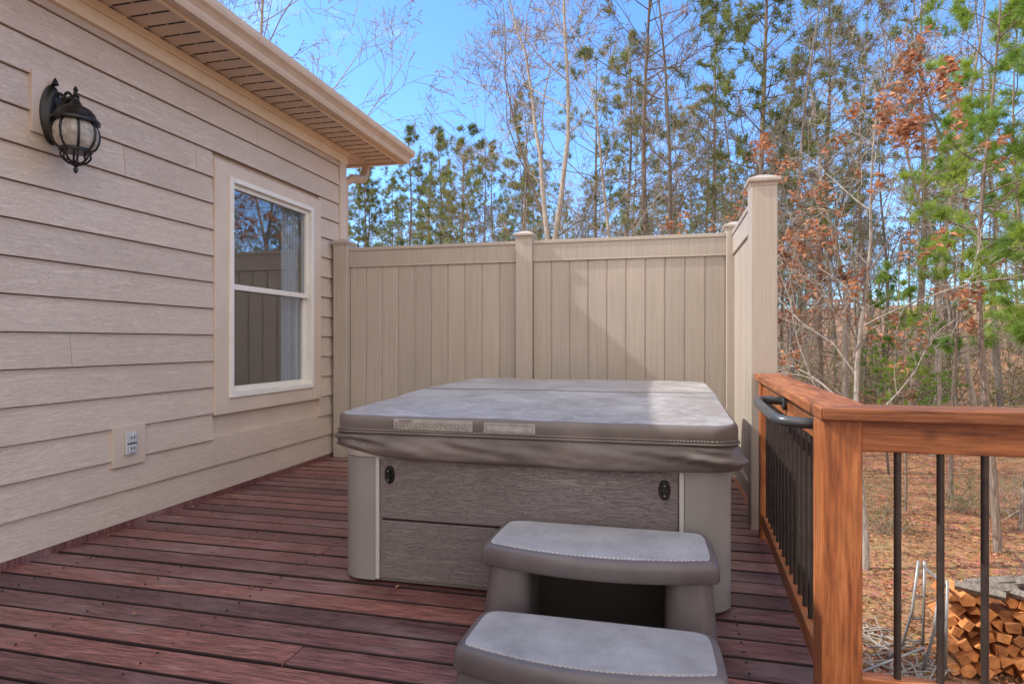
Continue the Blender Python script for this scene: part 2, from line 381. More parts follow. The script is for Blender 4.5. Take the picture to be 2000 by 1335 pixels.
m.add([(xa,ya-.2,za-.3),(xa,yb+.2,za-.3),(xa,yb+.2,zb+.1),(xa,ya-.2,zb+.1),(xb,ya,za),(xb,yb,za),(xb,yb,zb),(xb,ya,zb)],[(0,1,2,3),(0,4,5,1),(2,6,7,3),(1,5,6,2),(0,3,7,4)])
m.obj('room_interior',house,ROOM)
m=MB(); pts=[]
for i in range(50):
    t=i/49; pts.append((WX-.10+.018*math.sin(t*38),5.12+t*.28))
r0=[(p[0],p[1],.80) for p in pts]; r1=[(p[0],p[1],2.5) for p in pts]; m.loft([r0,r1],False,False,closed=False); m.obj('curtain',house,CURT,smooth=True)

outl=empty('weatherproof_outlet')
bx('cover_plate',(WX+.036,WX+.056,3.25,3.336,.472,.612),OUT,outl,.005)
bx('sockets',[(WX+.056,WX+.0625,3.266,3.320,.551,.60),(WX+.056,WX+.0625,3.266,3.320,.484,.533)],OUT,outl,.005)
bx('slots',[(WX+.0625,WX+.0645,3.279,3.284,.572,.590),(WX+.0625,WX+.0645,3.302,3.307,.572,.590),(WX+.0625,WX+.0645,3.279,3.284,.502,.520),(WX+.0625,WX+.0645,3.302,3.307,.502,.520),(WX+.0565,WX+.0585,3.255,3.331,.538,.545)],DARK,outl,0)

# ------------------------------------------------------------------ wall lantern
lamp=empty('wall_lantern')
LY=2.764; cx,cy=-3.20,LY
m=MB()
def oval(yc,zc,ry,rz,x,n=28):
    out=[]
    for i in range(n):
        a=2*math.pi*i/n; out.append((x,yc+ry*math.cos(a)*(1+.12*math.cos(2*a)),zc+rz*math.sin(a)))
    return out
bx0=WX+.036
m.loft([oval(LY,2.485,.062,.170,bx0),oval(LY,2.485,.064,.172,bx0+.012),oval(LY,2.485,.050,.155,bx0+.020),oval(LY,2.485,.046,.148,bx0+.032),oval(LY,2.485,.030,.125,bx0+.040)])
m.lathe([(.0,-.02),(.018,-.012),(.012,.01),(.0,.03)],(bx0+.03,LY,2.665),12)
o=m.obj('back_plate',lamp,BLACK); smooth_by_angle(o,50)
m=MB()
def curve(pts,k=6):
    P=[Vector(p) for p in pts]; out=[]
    for i in range(len(P)-1):
        p0=P[max(i-1,0)];p1=P[i];p2=P[i+1];p3=P[min(i+2,len(P)-1)]
        for s in range(k):
            t=s/k; out.append(.5*((2*p1)+(p2-p0)*t+(2*p0-5*p1+4*p2-p3)*t*t+(3*p1-p0-3*p2+p3)*t**3))
    out.append(P[-1]); return out
m.tube(curve([(bx0+.03,LY,2.46),(bx0+.07,LY,2.515),(bx0+.12,LY,2.56),(cx-.02,LY,2.565),(cx,LY,2.545)]),.013,10)
m.tube(curve([(bx0+.03,LY,2.42),(bx0+.055,LY,2.40),(bx0+.085,LY,2.43),(bx0+.075,LY,2.47),(bx0+.05,LY,2.465)]),.010,8)
m.tube(curve([(bx0+.05,LY,2.52),(bx0+.035,LY,2.575),(bx0+.06,LY,2.60),(bx0+.085,LY,2.58),(bx0+.075,LY,2.555)]),.009,8)
m.tube(curve([(cx-.02,LY,2.57),(cx-.05,LY,2.60),(cx-.075,LY,2.59),(cx-.07,LY,2.565)]),.008,8)
m.tube([(cx,LY,2.50),(cx,LY,2.565)],.018,10)
o=m.obj('scroll_arm',lamp,BLACK); smooth_by_angle(o,60)
m=MB()
m.lathe([(.0,2.632),(.006,2.625),(.013,2.61),(.006,2.597),(.012,2.585),(.020,2.572),(.010,2.560),(.020,2.55),(.028,2.535),(.040,2.52),(.070,2.505),(.094,2.478),(.104,2.450),(.118,2.440),(.118,2.428),(.100,2.424),(.0,2.424)][::-1],(cx,cy,0),32)
o=m.obj('dome_roof',lamp,BLACK); smooth_by_angle(o,50)
gp=[(.088,2.424),(.104,2.40),(.110,2.37),(.106,2.33),(.092,2.295),(.072,2.275)]
m=MB(); m.lathe(gp[::-1],(cx,cy,0),32,cap=False); m.obj('glass_globe',lamp,LG,smooth=True)
m=MB(); m.lathe([(.0,2.33),(.014,2.335),(.017,2.37),(.012,2.40),(.0,2.41)],(cx,cy,0),14); m.lathe([(.012,2.27),(.012,2.335)],(cx,cy,0),12); m.obj('bulb_and_candle',lamp,CURT,smooth=True)
m=MB()
for i in range(8):
    a=2*math.pi*i/8+.2
    m.tube([(cx+(r+.004)*math.cos(a),cy+(r+.004)*math.sin(a),zz) for r,zz in [(.098,2.43)]+gp+[(.062,2.262)]],.0065,6)
    m.tube(curve([(cx+.066*math.cos(a),cy+.066*math.sin(a),2.262),(cx+.07*math.cos(a),cy+.07*math.sin(a),2.235),(cx+.045*math.cos(a),cy+.045*math.sin(a),2.205),(cx+.018*math.cos(a),cy+.018*math.sin(a),2.195)],4),.006,6)
m.lathe([(.0,2.262),(.078,2.262),(.082,2.270),(.078,2.280),(.0,2.280)],(cx,cy,0),28)
m.lathe([(.0,2.139),(.007,2.148),(.013,2.165),(.007,2.178),(.020,2.188),(.024,2.200),(.012,2.212),(.0,2.215)],(cx,cy,0),14)
o=m.obj('cage',lamp,BLACK); smooth_by_angle(o,50)

# ------------------------------------------------------------------ deck
deck=empty('deck')
mb=MB(); y=-3.0; PITCH=.157; r2=random.Random(4)
while y<6.7:
    xr=.60 if y>2.02 else 4.0
    xs=[WX+.028]
    if r2.random()<.6: xs.append(-3.4+r2.uniform(.7,3.4))
    if xr>2: xs.append(r2.uniform(.9,2.4))
    xs.append(xr)
    dz=r2.uniform(-.002,.002)
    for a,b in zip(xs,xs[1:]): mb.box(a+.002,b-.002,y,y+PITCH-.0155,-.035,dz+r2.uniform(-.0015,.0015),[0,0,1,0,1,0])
    y+=PITCH
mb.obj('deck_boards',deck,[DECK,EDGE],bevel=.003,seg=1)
mb=MB()
mb.box(.60,.64,2.18,6.7,-.28,-.004); mb.box(.64,4.04,2.18,2.22,-.28,-.004); mb.box(4.0,4.04,-3,2.18,-.28,-.004); mb.box(WX,.60,6.7,6.74,-.28,-.004)
for px,py in ((.5,6.5),(.5,4.3),(.5,2.1),(3.9,2.1),(3.9,-2.5),(-1.5,6.5)): mb.box(px-.06,px+.06,py-.06,py+.06,GZ-.2,-.28)
mb.obj('rim_joists_and_posts',deck,RY)
mb=MB(); mb.box(WX,.6,-3,6.7,-.262,-.255); mb.box(.6,4,-3,2.18,-.262,-.255)  # dark sheets below the boards, added as shade behind the open joints
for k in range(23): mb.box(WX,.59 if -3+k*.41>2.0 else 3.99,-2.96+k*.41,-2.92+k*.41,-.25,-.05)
mb.obj('joists_and_shade_sheet',deck,DARK)
mb=MB(); y=-3.0
while y<6.6:
    for jx in (-3.1,-2.5,-1.9,.3):
        for q in (.035,.115): mb.lathe([(.0045,-.001),(.0045,.0032),(.0,.0032)],(jx,y+q,0),6,cap=False)
    y+=PITCH
mb.obj('deck_screws',deck,DARK)
# a few dead leaves and straw caught on the deck along wall and tub
r6=np.random.default_rng(8); P=[]
for i in range(46):
    if i<26: P.append((WX+.05+abs(r6.normal(0,.10)),r6.uniform(2.6,5.8),.008))
    else: P.append((r6.uniform(-3.2,.45),r6.uniform(2.0,5.6),.008))
obj('deck_debris',leaf_mesh('deck_debris',np.array(P),.03,r6,.25),None,LITT)

# ------------------------------------------------------------------ privacy fence
fence=empty('privacy_fence')
FY=5.875
def sq(x,y,h,z): return [(x-h,y-h,z),(x+h,y-h,z),(x+h,y+h,z),(x-h,y+h,z)]
posts=MB(); caps=MB()
NPY=4.28
for px,py in ((-3.275,FY),(-1.315,FY),(.62,FY),(.62,NPY)):
    posts.loft([sq(px,py,.08,-.02),sq(px,py,.08,2.205)])
    caps.loft([sq(px,py,.082,2.195),sq(px,py,.086,2.212),sq(px,py,.099,2.226),sq(px,py,.099,2.246),sq(px,py,.088,2.25),sq(px,py,.03,2.278)])
posts.obj('posts',fence,VIN,bevel=.006); caps.obj('post_caps',fence,VIN,bevel=.003)
bd=MB(); rl=MB()
def panel(p0,p1,ax,off,n):
    w=(p1-p0)/n
    for i in range(n):
        a,b=p0+i*w+.002,p0+(i+1)*w-.002
        if ax=='x': bd.box(a,b,off-.014,off+.014,.17,1.995)
        else: bd.box(off-.014,off+.014,a,b,.17,1.995)
    for (h,z0,z1) in ((.026,1.985,2.150),(.036,2.148,2.183),(.030,1.978,1.992),(.026,.05,.18)):
        if ax=='x': rl.box(p0,p1,off-h,off+h,z0,z1)
        else: rl.box(off-h,off+h,p0,p1,z0,z1)
    if ax=='x': rl.box(p0,p1,off-.004,off+.004,.1,2.0)
    else: rl.box(off-.004,off+.004,p0,p1,.1,2.0)
panel(-3.195,-1.395,'x',FY,10); panel(-1.235,.54,'x',FY,10); panel(NPY+.08,FY-.08,'y',.62,8)
bd.obj('tongue_and_groove_boards',fence,VIN,bevel=.007,seg=1); rl.obj('rails',fence,VIN,bevel=.004)

# ------------------------------------------------------------------ deck railing
rail=empty('deck_railing')
ang=math.atan2(.09,2.06)
M=Matrix.Translation((.462,2.035,0))@Matrix.Rotation(-ang,4,'Z')
L=2.13
mb=MB(); mb.add([M@Vector(p) for p in [(0,0,.962),(.155,.155,.962),(.155,L,.962),(0,L,.962),(0,0,1.002),(.155,.155,1.002),(.155,L,1.002),(0,L,1.002)]],[(0,3,2,1),(4,5,6,7),(0,1,5,4),(1,2,6,5),(2,3,7,6),(3,0,4,7)])
mb.obj('side_cap',rail,RY,bevel=.005)
c0=M@Vector((.155,.155,0))
mb=MB(); mb.add([(.463,2.034,.962),(4.0,2.034,.962),(4.0,c0.y-.001,.962),(c0.x+.001,c0.y-.001,.962),(.463,2.034,1.002),(4.0,2.034,1.002),(4.0,c0.y-.001,1.002),(c0.x+.001,c0.y-.001,1.002)],[(0,3,2,1),(4,5,6,7),(0,1,5,4),(1,2,6,5),(2,3,7,6),(3,0,4,7)])
mb.obj('front_cap',rail,RED,bevel=.005)
mb=MB(); mb.box(.475,.592,2.09,2.205,-.35,.961); mb.box(1.95,2.07,2.09,2.205,-.35,.961); mb.obj('corner_posts',rail,RZ,bevel=.006)
mb=MB(); mb.box(.592,3.98,2.105,2.143,.862,.961); mb.box(.592,3.98,2.105,2.15,.10,.165); mb.obj('front_rails',rail,RX,bevel=.004)
mb=MB(); mb.box(.035,.075,.17,L,.862,.961,0,M); mb.box(.03,.085,.17,L,.075,.155,0,M); mb.obj('side_rails',rail,RY,bevel=.004)
mb=MB(); mb.box(.02,.11,L-.16,L-.06,-.25,.961,0,M); mb.obj('rear_post',rail,RZ,bevel=.005)
mb=MB()
x=.698
while x<3.9:
    if not(1.93<x<2.09): mb.lathe([(.0105,.16),(.0105,.865)],(x,2.127,0),12)
    x+=.1165
yy=.27
while yy<L-.2:
    p=M@Vector((.055,yy,0)); mb.lathe([(.0105,.15),(.0105,.865)],(p.x,p.y,0),12); yy+=.1165
o=mb.obj('metal_balusters',rail,BRONZE); smooth_by_angle(o,50)
hd=empty('grab_handle')
mb=MB()
hp=[M@Vector(p) for p in [(.036,.22,.925),(-.03,.22,.928),(-.085,.25,.932),(-.100,.36,.936),(-.102,.62,.937),(-.098,.86,.937),(-.075,.96,.936),(-.02,.985,.934),(.036,.985,.93)]]
mb.tube(curve(hp,5),.0185,14)
for q in (.22,.985):
    p=M@Vector((.034,q,.927)); n_=M.to_3x3()@Vector((-1,0,0))
    mb.tube([p,p+n_*.014,p+n_*.019],[.037,.037,.027],18)
o=mb.obj('bent_pipe',hd,HANDLE); smooth_by_angle(o,40)

# ------------------------------------------------------------------ hot tub
tub=empty('hot_tub')
TX0,TX1,TY0,TY1=-1.595,.292,2.80,5.18
def ring(pts,z): return [(p[0],p[1],z) for p in pts]
def RR(ins,r=.12,seg=10,ns=1,**k): return rrect(TX0+ins,TX1-ins,TY0+ins,TY1-ins,max(r-ins,.01),seg,ns,**k)
mb=MB(); mb.loft([ring(RR(.035),.012),ring(RR(.03),.03),ring(RR(.024),.05),ring(RR(.02),.62)]); o=mb.obj('cabinet_core',tub,SPA); smooth_by_angle(o,35)
mb=MB()
def corner(cx_,cy_,a0,ext=.07):
    r=.135; prof=[]
    N=12
    for i in range(N+1):
        a=R(a0+90*i/N); prof.append((cx_+r*math.cos(a),cy_+r*math.sin(a)))
    a=R(a0); b=R(a0+90)
    t0=(math.sin(a),-math.cos(a)); t1=(-math.sin(b),math.cos(b))
    prof=[(prof[0][0]+t0[0]*ext,prof[0][1]+t0[1]*ext)]+prof+[(prof[-1][0]+t1[0]*ext,prof[-1][1]+t1[1]*ext)]
    inner=[(p[0]+(cx_-p[0])*.15,p[1]+(cy_-p[1])*.15) for p in prof]
    poly=prof+inner[::-1]
    mb.loft([ring(poly,.022),ring(poly,.64)])
for cx_,cy_,a0 in ((TX0+.135,TY0+.135,180),(TX1-.135,TY0+.135,270),(TX1-.135,TY1-.135,0),(TX0+.135,TY1-.135,90)): corner(cx_,cy_,a0)
o=mb.obj('corner_columns',tub,SPA); smooth_by_angle(o,35)
mb=MB()
for x0,x1 in ((TX0+.207,TX0+.228),(TX1-.228,TX1-.207)): mb.box(x0,x1,TY0-.006,TY0+.05,.03,.63)
mb.obj('edge_strips',tub,LIP,bevel=.005)
mb=MB()
px0,px1=TX0+.232,TX1-.232
mb.box(px0,px1,TY0+.004,TY0+.05,.035,.320); mb.box(px0,px1,TY0+.000,TY0+.05,.331,.63)
mb.box(TX0+.004,TX0+.05,TY0+.232,TY1-.232,.035,.63); mb.box(TX1-.05,TX1-.004,TY0+.232,TY1-.232,.035,.63); mb.box(px0,px1,TY1-.05,TY1-.004,.035,.63)
mb.obj('embossed_panels',tub,PANEL,bevel=.005)
mb=MB(); mb.box(px0+.01,px1-.01,TY0+.010,TY0+.04,.31,.34); mb.obj('panel_joint',tub,DARK)
mb=MB(); mb.loft([ring(RR(.0,.15),.625),ring(RR(-.014,.15),.636),ring(RR(-.020,.15),.66),ring(RR(-.016,.15),.70),ring(RR(.0,.15),.74)]); o=mb.obj('shell_lip',tub,LIP); smooth_by_angle(o,35)
mb=MB(); ml=MB()
for lx in (TX0+.285,TX1-.29):
    zc=.548
    rg=lambda s,yo:[(lx+.026*s*math.cos(2*math.pi*i/20),TY0-yo,zc+.045*s*math.sin(2*math.pi*i/20)) for i in range(20)]
    mb.loft([rg(1,-.01),rg(1,.006),rg(.85,.012),rg(.6,.012),rg(.5,.006)])
    mb.box(lx-.008,lx+.008,TY0-.022,TY0-.004,zc-.03,zc+.03)
    mb.box(lx-.016,lx+.016,TY0-.019,TY0-.004,zc-.006,zc+.006)
    for s in (-1,1): ml.lathe([(0,-.004),(.004,-.002),(.004,.002),(0,.004)],(lx,TY0-.0225,zc+s*.022),8)
o=mb.obj('cover_latches',tub,BLACK); smooth_by_angle(o,40); ml.obj('latch_screws',tub,METAL)
def T(x,y):
    t=min(1,max(0,(y-2.75)/1.25)); cr=.009*noise.noise((x*1.7,y*1.7,3))+.003*noise.noise((x*6,y*6,1))
    return .838+.045*t+cr
def cover_half(name,y0,y1,rs):
    mb=MB(); X0,X1=TX0-.028,TX1+.028
    def rg(ins,zf):
        pts=rrect(X0+ins,X1-ins,y0+ins,y1-ins,0,10,16,rs=[max(r-ins,.006) for r in rs])
        return [(p[0],p[1],zf(p)) for p in pts]
    cx_,cy_=(X0+X1)/2,(y0+y1)/2
    def sc(k):
        pts=rrect(X0+.03,X1-.03,y0+.03,y1-.03,0,10,16,rs=[max(r-.03,.006) for r in rs])
        out=[]
        for p in pts:
            q=(cx_+(p[0]-cx_)*k,cy_+(p[1]-cy_)*k); out.append((q[0],q[1],T(*q)+.004*(1-k)))
        return out
    rings=[rg(.02,lambda p:.750),rg(.004,lambda p:.756),rg(0,lambda p:.764),rg(0,lambda p:T(*p)-.03),rg(.003,lambda p:T(*p)-.015),rg(.010,lambda p:T(*p)-.005),rg(.020,lambda p:T(*p)-.001)]
    mb.loft(rings,True,False,0)
    mb.loft([rg(.020,lambda p:T(*p)-.001),rg(.03,lambda p:T(*p))]+[sc(k) for k in (.93,.86,.8,.72,.65,.58,.5,.42,.35,.28,.2,.08)],False,True,1)
    o=mb.obj(name,tub,[CSIDE,CTOP]); smooth_by_angle(o,50)
cover_half('cover_front_half',TY0-.03,3.978,[.015,.015,.13,.13])
cover_half('cover_back_half',4.004,TY1+.03,[.13,.13,.015,.015])
mb=MB(); mb.box(TX0-.02,TX1+.02,3.96,4.03,.80,.862); mb.obj('cover_hinge',tub,CSIDE)
base=rrect(TX0-.031,TX1+.031,TY0-.033,TY1+.033,.13,10,1)
mb=MB(); mb.tube([(p[0],p[1],.757) for p in base+base[:1]],.006,6); mb.obj('cover_piping',tub,CSIDE,smooth=True)
def dashes(zf,name):
    mb=MB()
    seq=rrect(TX0-.0285,TX1+.0285,TY0-.0305,TY1+.0305,.13,10,1)
    P=[Vector((p[0],p[1],0)) for p in seq]+[Vector((seq[0][0],seq[0][1],0))]
    for a,b in zip(P,P[1:]):
        d=(b-a).length; k=max(1,int(d/.014))
        for i in range(k):
            q0=a+(b-a)*((i+.2)/k); q1=a+(b-a)*((i+.8)/k)
            if q0.y<3.3:
                q0.z=zf;q1.z=zf; mb.tube([q0,q1],.0013,4)
    mb.obj(name,tub,STITCH)
dashes(.772,'cover_stitching')
mb=MB(); NS=110
def sk(t,ins,z,amp,ph):
    pts=rrect(TX0-.026+ins,TX1+.026-ins,TY0-.028+ins,TY1+.028-ins,.13,12,NS)
    out=[]
    cx_,cy_=(TX0+TX1)/2,(TY0+TY1)/2
    for p in pts:
        d=Vector((p[0]-cx_,p[1]-cy_,0)).normalized()
        side=Vector((0,-1,0)) if p[1]<TY0+.1 and TX0+.1<p[0]<TX1-.1 else d
        cl=math.exp(-((p[0]-TX0)/.22)**2) if p[0]<cx_ else 0
        cr=math.exp(-((TX1-p[0])/.28)**2) if p[0]>cx_ else 0
        s=noise.noise((p[0]*3.0,p[1]*3.0,z*9+ph))+.6*noise.noise((p[0]*7+z*30,p[1]*7,z*26+ph))+.3*noise.noise((p[0]*16-z*50,p[1]*16,z*50))
        k=1+2.4*cl+2.6*cr
        q=Vector((p[0],p[1],z+t*(.050*cl+.012*cr+.008*noise.noise((p[0]*2.2,p[1]*2.2,7)))))+side*(s*amp*k-.012*cl*math.sin(min(1,t*1.2)*3.14))
        out.append(tuple(q))
    return out
K=[(0,.004,.752,0),(.08,.001,.744,.002),(.18,-.003,.731,.006),(.28,-.005,.718,.011),(.38,-.007,.705,.014),(.48,-.009,.692,.015),(.58,-.010,.679,.015),(.68,-.011,.666,.014),(.78,-.012,.654,.012),(.88,-.012,.642,.010),(.96,-.007,.632,.007),(1,.002,.627,.004),(1,.012,.629,.002)]
mb.loft([sk(a,b,c,d,0) for a,b,c,d in K],False,False); o=mb.obj('cover_skirt',tub,CSIDE,smooth=True)
ly=TY0-.0335
mb=MB(); mb.box(-1.275,-.875,ly,ly+.006,.778,.828); mb.box(-.82,-.575,ly,ly+.006,.776,.822); mb.obj('label_patches',tub,LABEL,bevel=.001)
mb=MB()
r3=random.Random(2)
for k,zz in enumerate((.792,.800,.808,.7845)):
    xx=-1.268
    while xx<-.885:
        w=r3.uniform(.004,.016); mb.box(xx,min(xx+w,-.882),ly-.0012,ly+.001,zz,zz+.0030); xx+=w+r3.uniform(.003,.012)
for zz in (.783,.8145): mb.box(-.81,-.585,ly-.0012,ly+.001,zz,zz+.0018)
for xx in (-.81,-.587): mb.box(xx,xx+.0018,ly-.0012,ly+.001,.783,.8165)
mb.obj('label_fine_print',tub,LTXT)
def text(body,loc,size,mat,parent,rot=(R(90),0,0)):
    c=bpy.data.curves.new('lettering','FONT'); c.body=body; c.size=size; c.extrude=.0006; c.materials.append(mat)
    o=bpy.data.objects.new('lettering',c); link(o); o.location=loc; o.rotation_euler=rot; o.parent=parent; return o
text('WARNING',(-1.25,ly-.0008,.8145),.014,LTXT,tub)
bx('cover_strap',[(TX1+.027,TX1+.032,3.90,3.94,.70,.84)],CSIDE,tub,.001)

# ------------------------------------------------------------------ tub steps
steps=empty('tub_steps')
def outline(xl,xr,yb,yf,bulge,fl=.0,n=26):
    pts=[]
    W=xr-xl
    for i in range(n+1):
        t=i/n; u=2*t-1
        pts.append((xl-fl+(W+2*fl)*t, yf-bulge*(1-u*u)))
    pts.append((xr,yb)); 
    poly=pts+[(xl,yb)]
    for it in range(4):
        q=[]
        for i in range(len(poly)):
            a,b=poly[i],poly[(i+1)%len(poly)]
            L_=math.hypot(b[0]-a[0],b[1]-a[1]); c=min(.25,.035/L_)
            q.append((a[0]+(b[0]-a[0])*c,a[1]+(b[1]-a[1])*c)); q.append((b[0]-(b[0]-a[0])*c,b[1]-(b[1]-a[1])*c))
        poly=q
    return poly
def inset(poly,d):
    xs=[p[0] for p in poly]; ys=[p[1] for p in poly]; cx_=(min(xs)+max(xs))/2; cy_=(min(ys)+max(ys))/2
    kx=1-2*d/(max(xs)-min(xs)); ky=1-2*d/(max(ys)-min(ys))
    return [(cx_+(p[0]-cx_)*kx,cy_+(p[1]-cy_)*ky) for p in poly]
def tread(name,xl,xr,yb,yf,bulge,zt):
    O=outline(xl,xr,yb,yf,bulge,.012)
    mb=MB()
    mb.loft([ring(inset(O,.03),zt-.078),ring(inset(O,.006),zt-.078),ring(inset(O,.0),zt-.070),ring(inset(O,0.003),zt-.03),ring(inset(O,.006),zt-.016),ring(inset(O,.013),zt-.006),ring(inset(O,.024),zt)])
    o=mb.obj(name,steps,STEP); smooth_by_angle(o,50)
    mb=MB(); mb.loft([ring(inset(O,.036),zt-.002),ring(inset(O,.036),zt+.0035),ring(inset(O,.040),zt+.005)]); mb.obj(name+'_pad',steps,TREAD)
    return O
zu,zl=.385,.195
OU=tread('upper_tread',-.715,.195,2.765,2.385,.085,zu)
OL=tread('lower_tread',-.675,.185,2.255,1.93,.08,zl)
mb=MB()
def leg(x0,x1,x0b,x1b,y0,y1,zt,zb=0.004):
    a=rrect(x0,x1,y0,y1,.06,8); b=rrect(x0b,x1b,y0-.03,y1,.065,8)
    mb.loft([ring(b,zb),ring(b,zb+.01),ring(a,zt)])
leg(-.690,-.515,-.715,-.525,2.37,2.75,zu-.07); leg(.005,.175,.0,.20,2.37,2.75,zu-.07)
o=mb.obj('legs',steps,STEP); smooth_by_angle(o,50)
mb=MB(); mb.box(-.60,.09,2.60,2.63,.02,zu-.078); mb.obj('back_web',steps,DARK)
mb=MB(); Oi=inset(OL,.02); Ob=inset(OL,-.012)
mb.loft([ring(Ob,.004),ring(Ob,.012),ring(Oi,zl-.076)]); o=mb.obj('lower_body',steps,STEP); smooth_by_angle(o,50)

# ------------------------------------------------------------------ wood pile + rack
wood=empty('firewood_stack'); r4=random.Random(11)
mb=MB(); bark=MB()
WXc0,WYc=2.93,7.35; zb=GZ+.10
cell=.135
for rowi in range(7):
    for k in range(17):
        x=WXc0+k*cell+(.5*cell if rowi%2 else 0)+r4.uniform(-.02,.02); zc=zb+rowi*cell*.88+r4.uniform(-.018,.018)
        if rowi==6 and r4.random()<.35: continue
        nn=r4.choice([3,3,4,4,5,6]); a0=r4.uniform(0,6.28); rr=cell*r4.uniform(.44,.66)
        poly=[]
        for i in range(nn):
            a=a0+2*math.pi*i/nn+r4.uniform(-.3,.3); poly.append((x+rr*math.cos(a),zc+rr*math.sin(a)*.9))
        yo=r4.uniform(-.06,.06); tl=r4.uniform(-.02,.02)
        mb.loft([[(p[0]+tl,WYc+yo+.42,p[1]) for p in poly],[(p[0],WYc+yo,p[1]) for p in poly]])
for k in range(26):
    x=WXc0+r4.uniform(0,2.3); zc=zb+6.9*cell*.88+r4.uniform(0,.05); a=r4.uniform(-1,1); rr=.055
    d=Vector((math.cos(a),math.sin(a),r4.uniform(-.15,.25)))*.42
    p=Vector((x,WYc+r4.uniform(0,.35),zc)); bark.tube([p,p+d*.5,p+d],[rr,rr*.95,rr*.9],5)
mb.obj('split_logs',wood,LOGE,bevel=.004,seg=1); bark.obj('loose_logs',wood,[HBARK])
rack=empty('log_rack'); mb=MB()
bxx=WXc0-.12
for yy in (WYc-.12,WYc+.45):
    mb.tube([(bxx-.22,yy,GZ+.02),(bxx-.10,yy,GZ+.5),(bxx-.04,yy,GZ+1.05)],.017,8)
    mb.tube([(bxx,yy,GZ+.02),(bxx+.02,yy,GZ+1.05)],.017,8)
    for q in (.15,.4,.65,.9): mb.tube([(bxx-.19+q*.15,yy,GZ+q),(bxx+.01,yy,GZ+q)],.011,6)
for q in (.03,1.0): mb.tube([(bxx-.0,WYc-.12,GZ+q),(bxx,WYc+.45,GZ+q)],.014,6)
mb.tube([(bxx-.9,WYc-.3,GZ+.05),(bxx-.2,WYc-.15,GZ+.35)],.013,6)
mb.obj('metal_frame',rack,METAL,smooth=True)
st=empty('branch_debris'); mb=MB()
for k in range(60):
    x=bxx-.15-abs(r4.gauss(0,.45)); y=WYc+r4.uniform(-.7,1.0); a=r4.uniform(0,6.28); l=r4.uniform(.2,.7)
    z0=gz(x,y)+.03
    mb.tube([(x,y,z0),(x+l*.5*math.cos(a),y+l*.5*math.sin(a),z0+r4.uniform(0,.1)),(x+l*math.cos(a+.2),y+l*math.sin(a+.2),z0+r4.uniform(0,.18))],[.014,.011,.006],5)
mb.obj('sticks',st,TW)

# ------------------------------------------------------------------ trees
def perp(d,rg):
    v=Vector((rg.gauss(0,1),rg.gauss(0,1),rg.gauss(0,1))); v-=d*v.dot(d); return v.normalized()
def tilt(d,ang,rg): return (d*math.cos(ang)+perp(d,rg)*math.sin(ang)).normalized()
def needles(tips,k,length,width,rg,spread=.75):
    P=np.repeat(np.array([t[0] for t in tips],dtype=float),k,0); D=np.repeat(np.array([t[1] for t in tips],dtype=float),k,0)
    N=len(P); d=D+rg.normal(0,spread,(N,3)); d/=np.linalg.norm(d,axis=1)[:,None]
    s=np.cross(d,rg.normal(0,1,(N,3))); s/=np.linalg.norm(s,axis=1)[:,None]
    l=length*rg.uniform(.6,1.2,(N,1)); b=P+rg.normal(0,length*.12,(N,3))
    v=np.stack([b-s*width*.5,b+s*width*.5,b+d*l],1).reshape(-1,3)
    f=np.arange(N*3).reshape(-1,3)
    return v,f
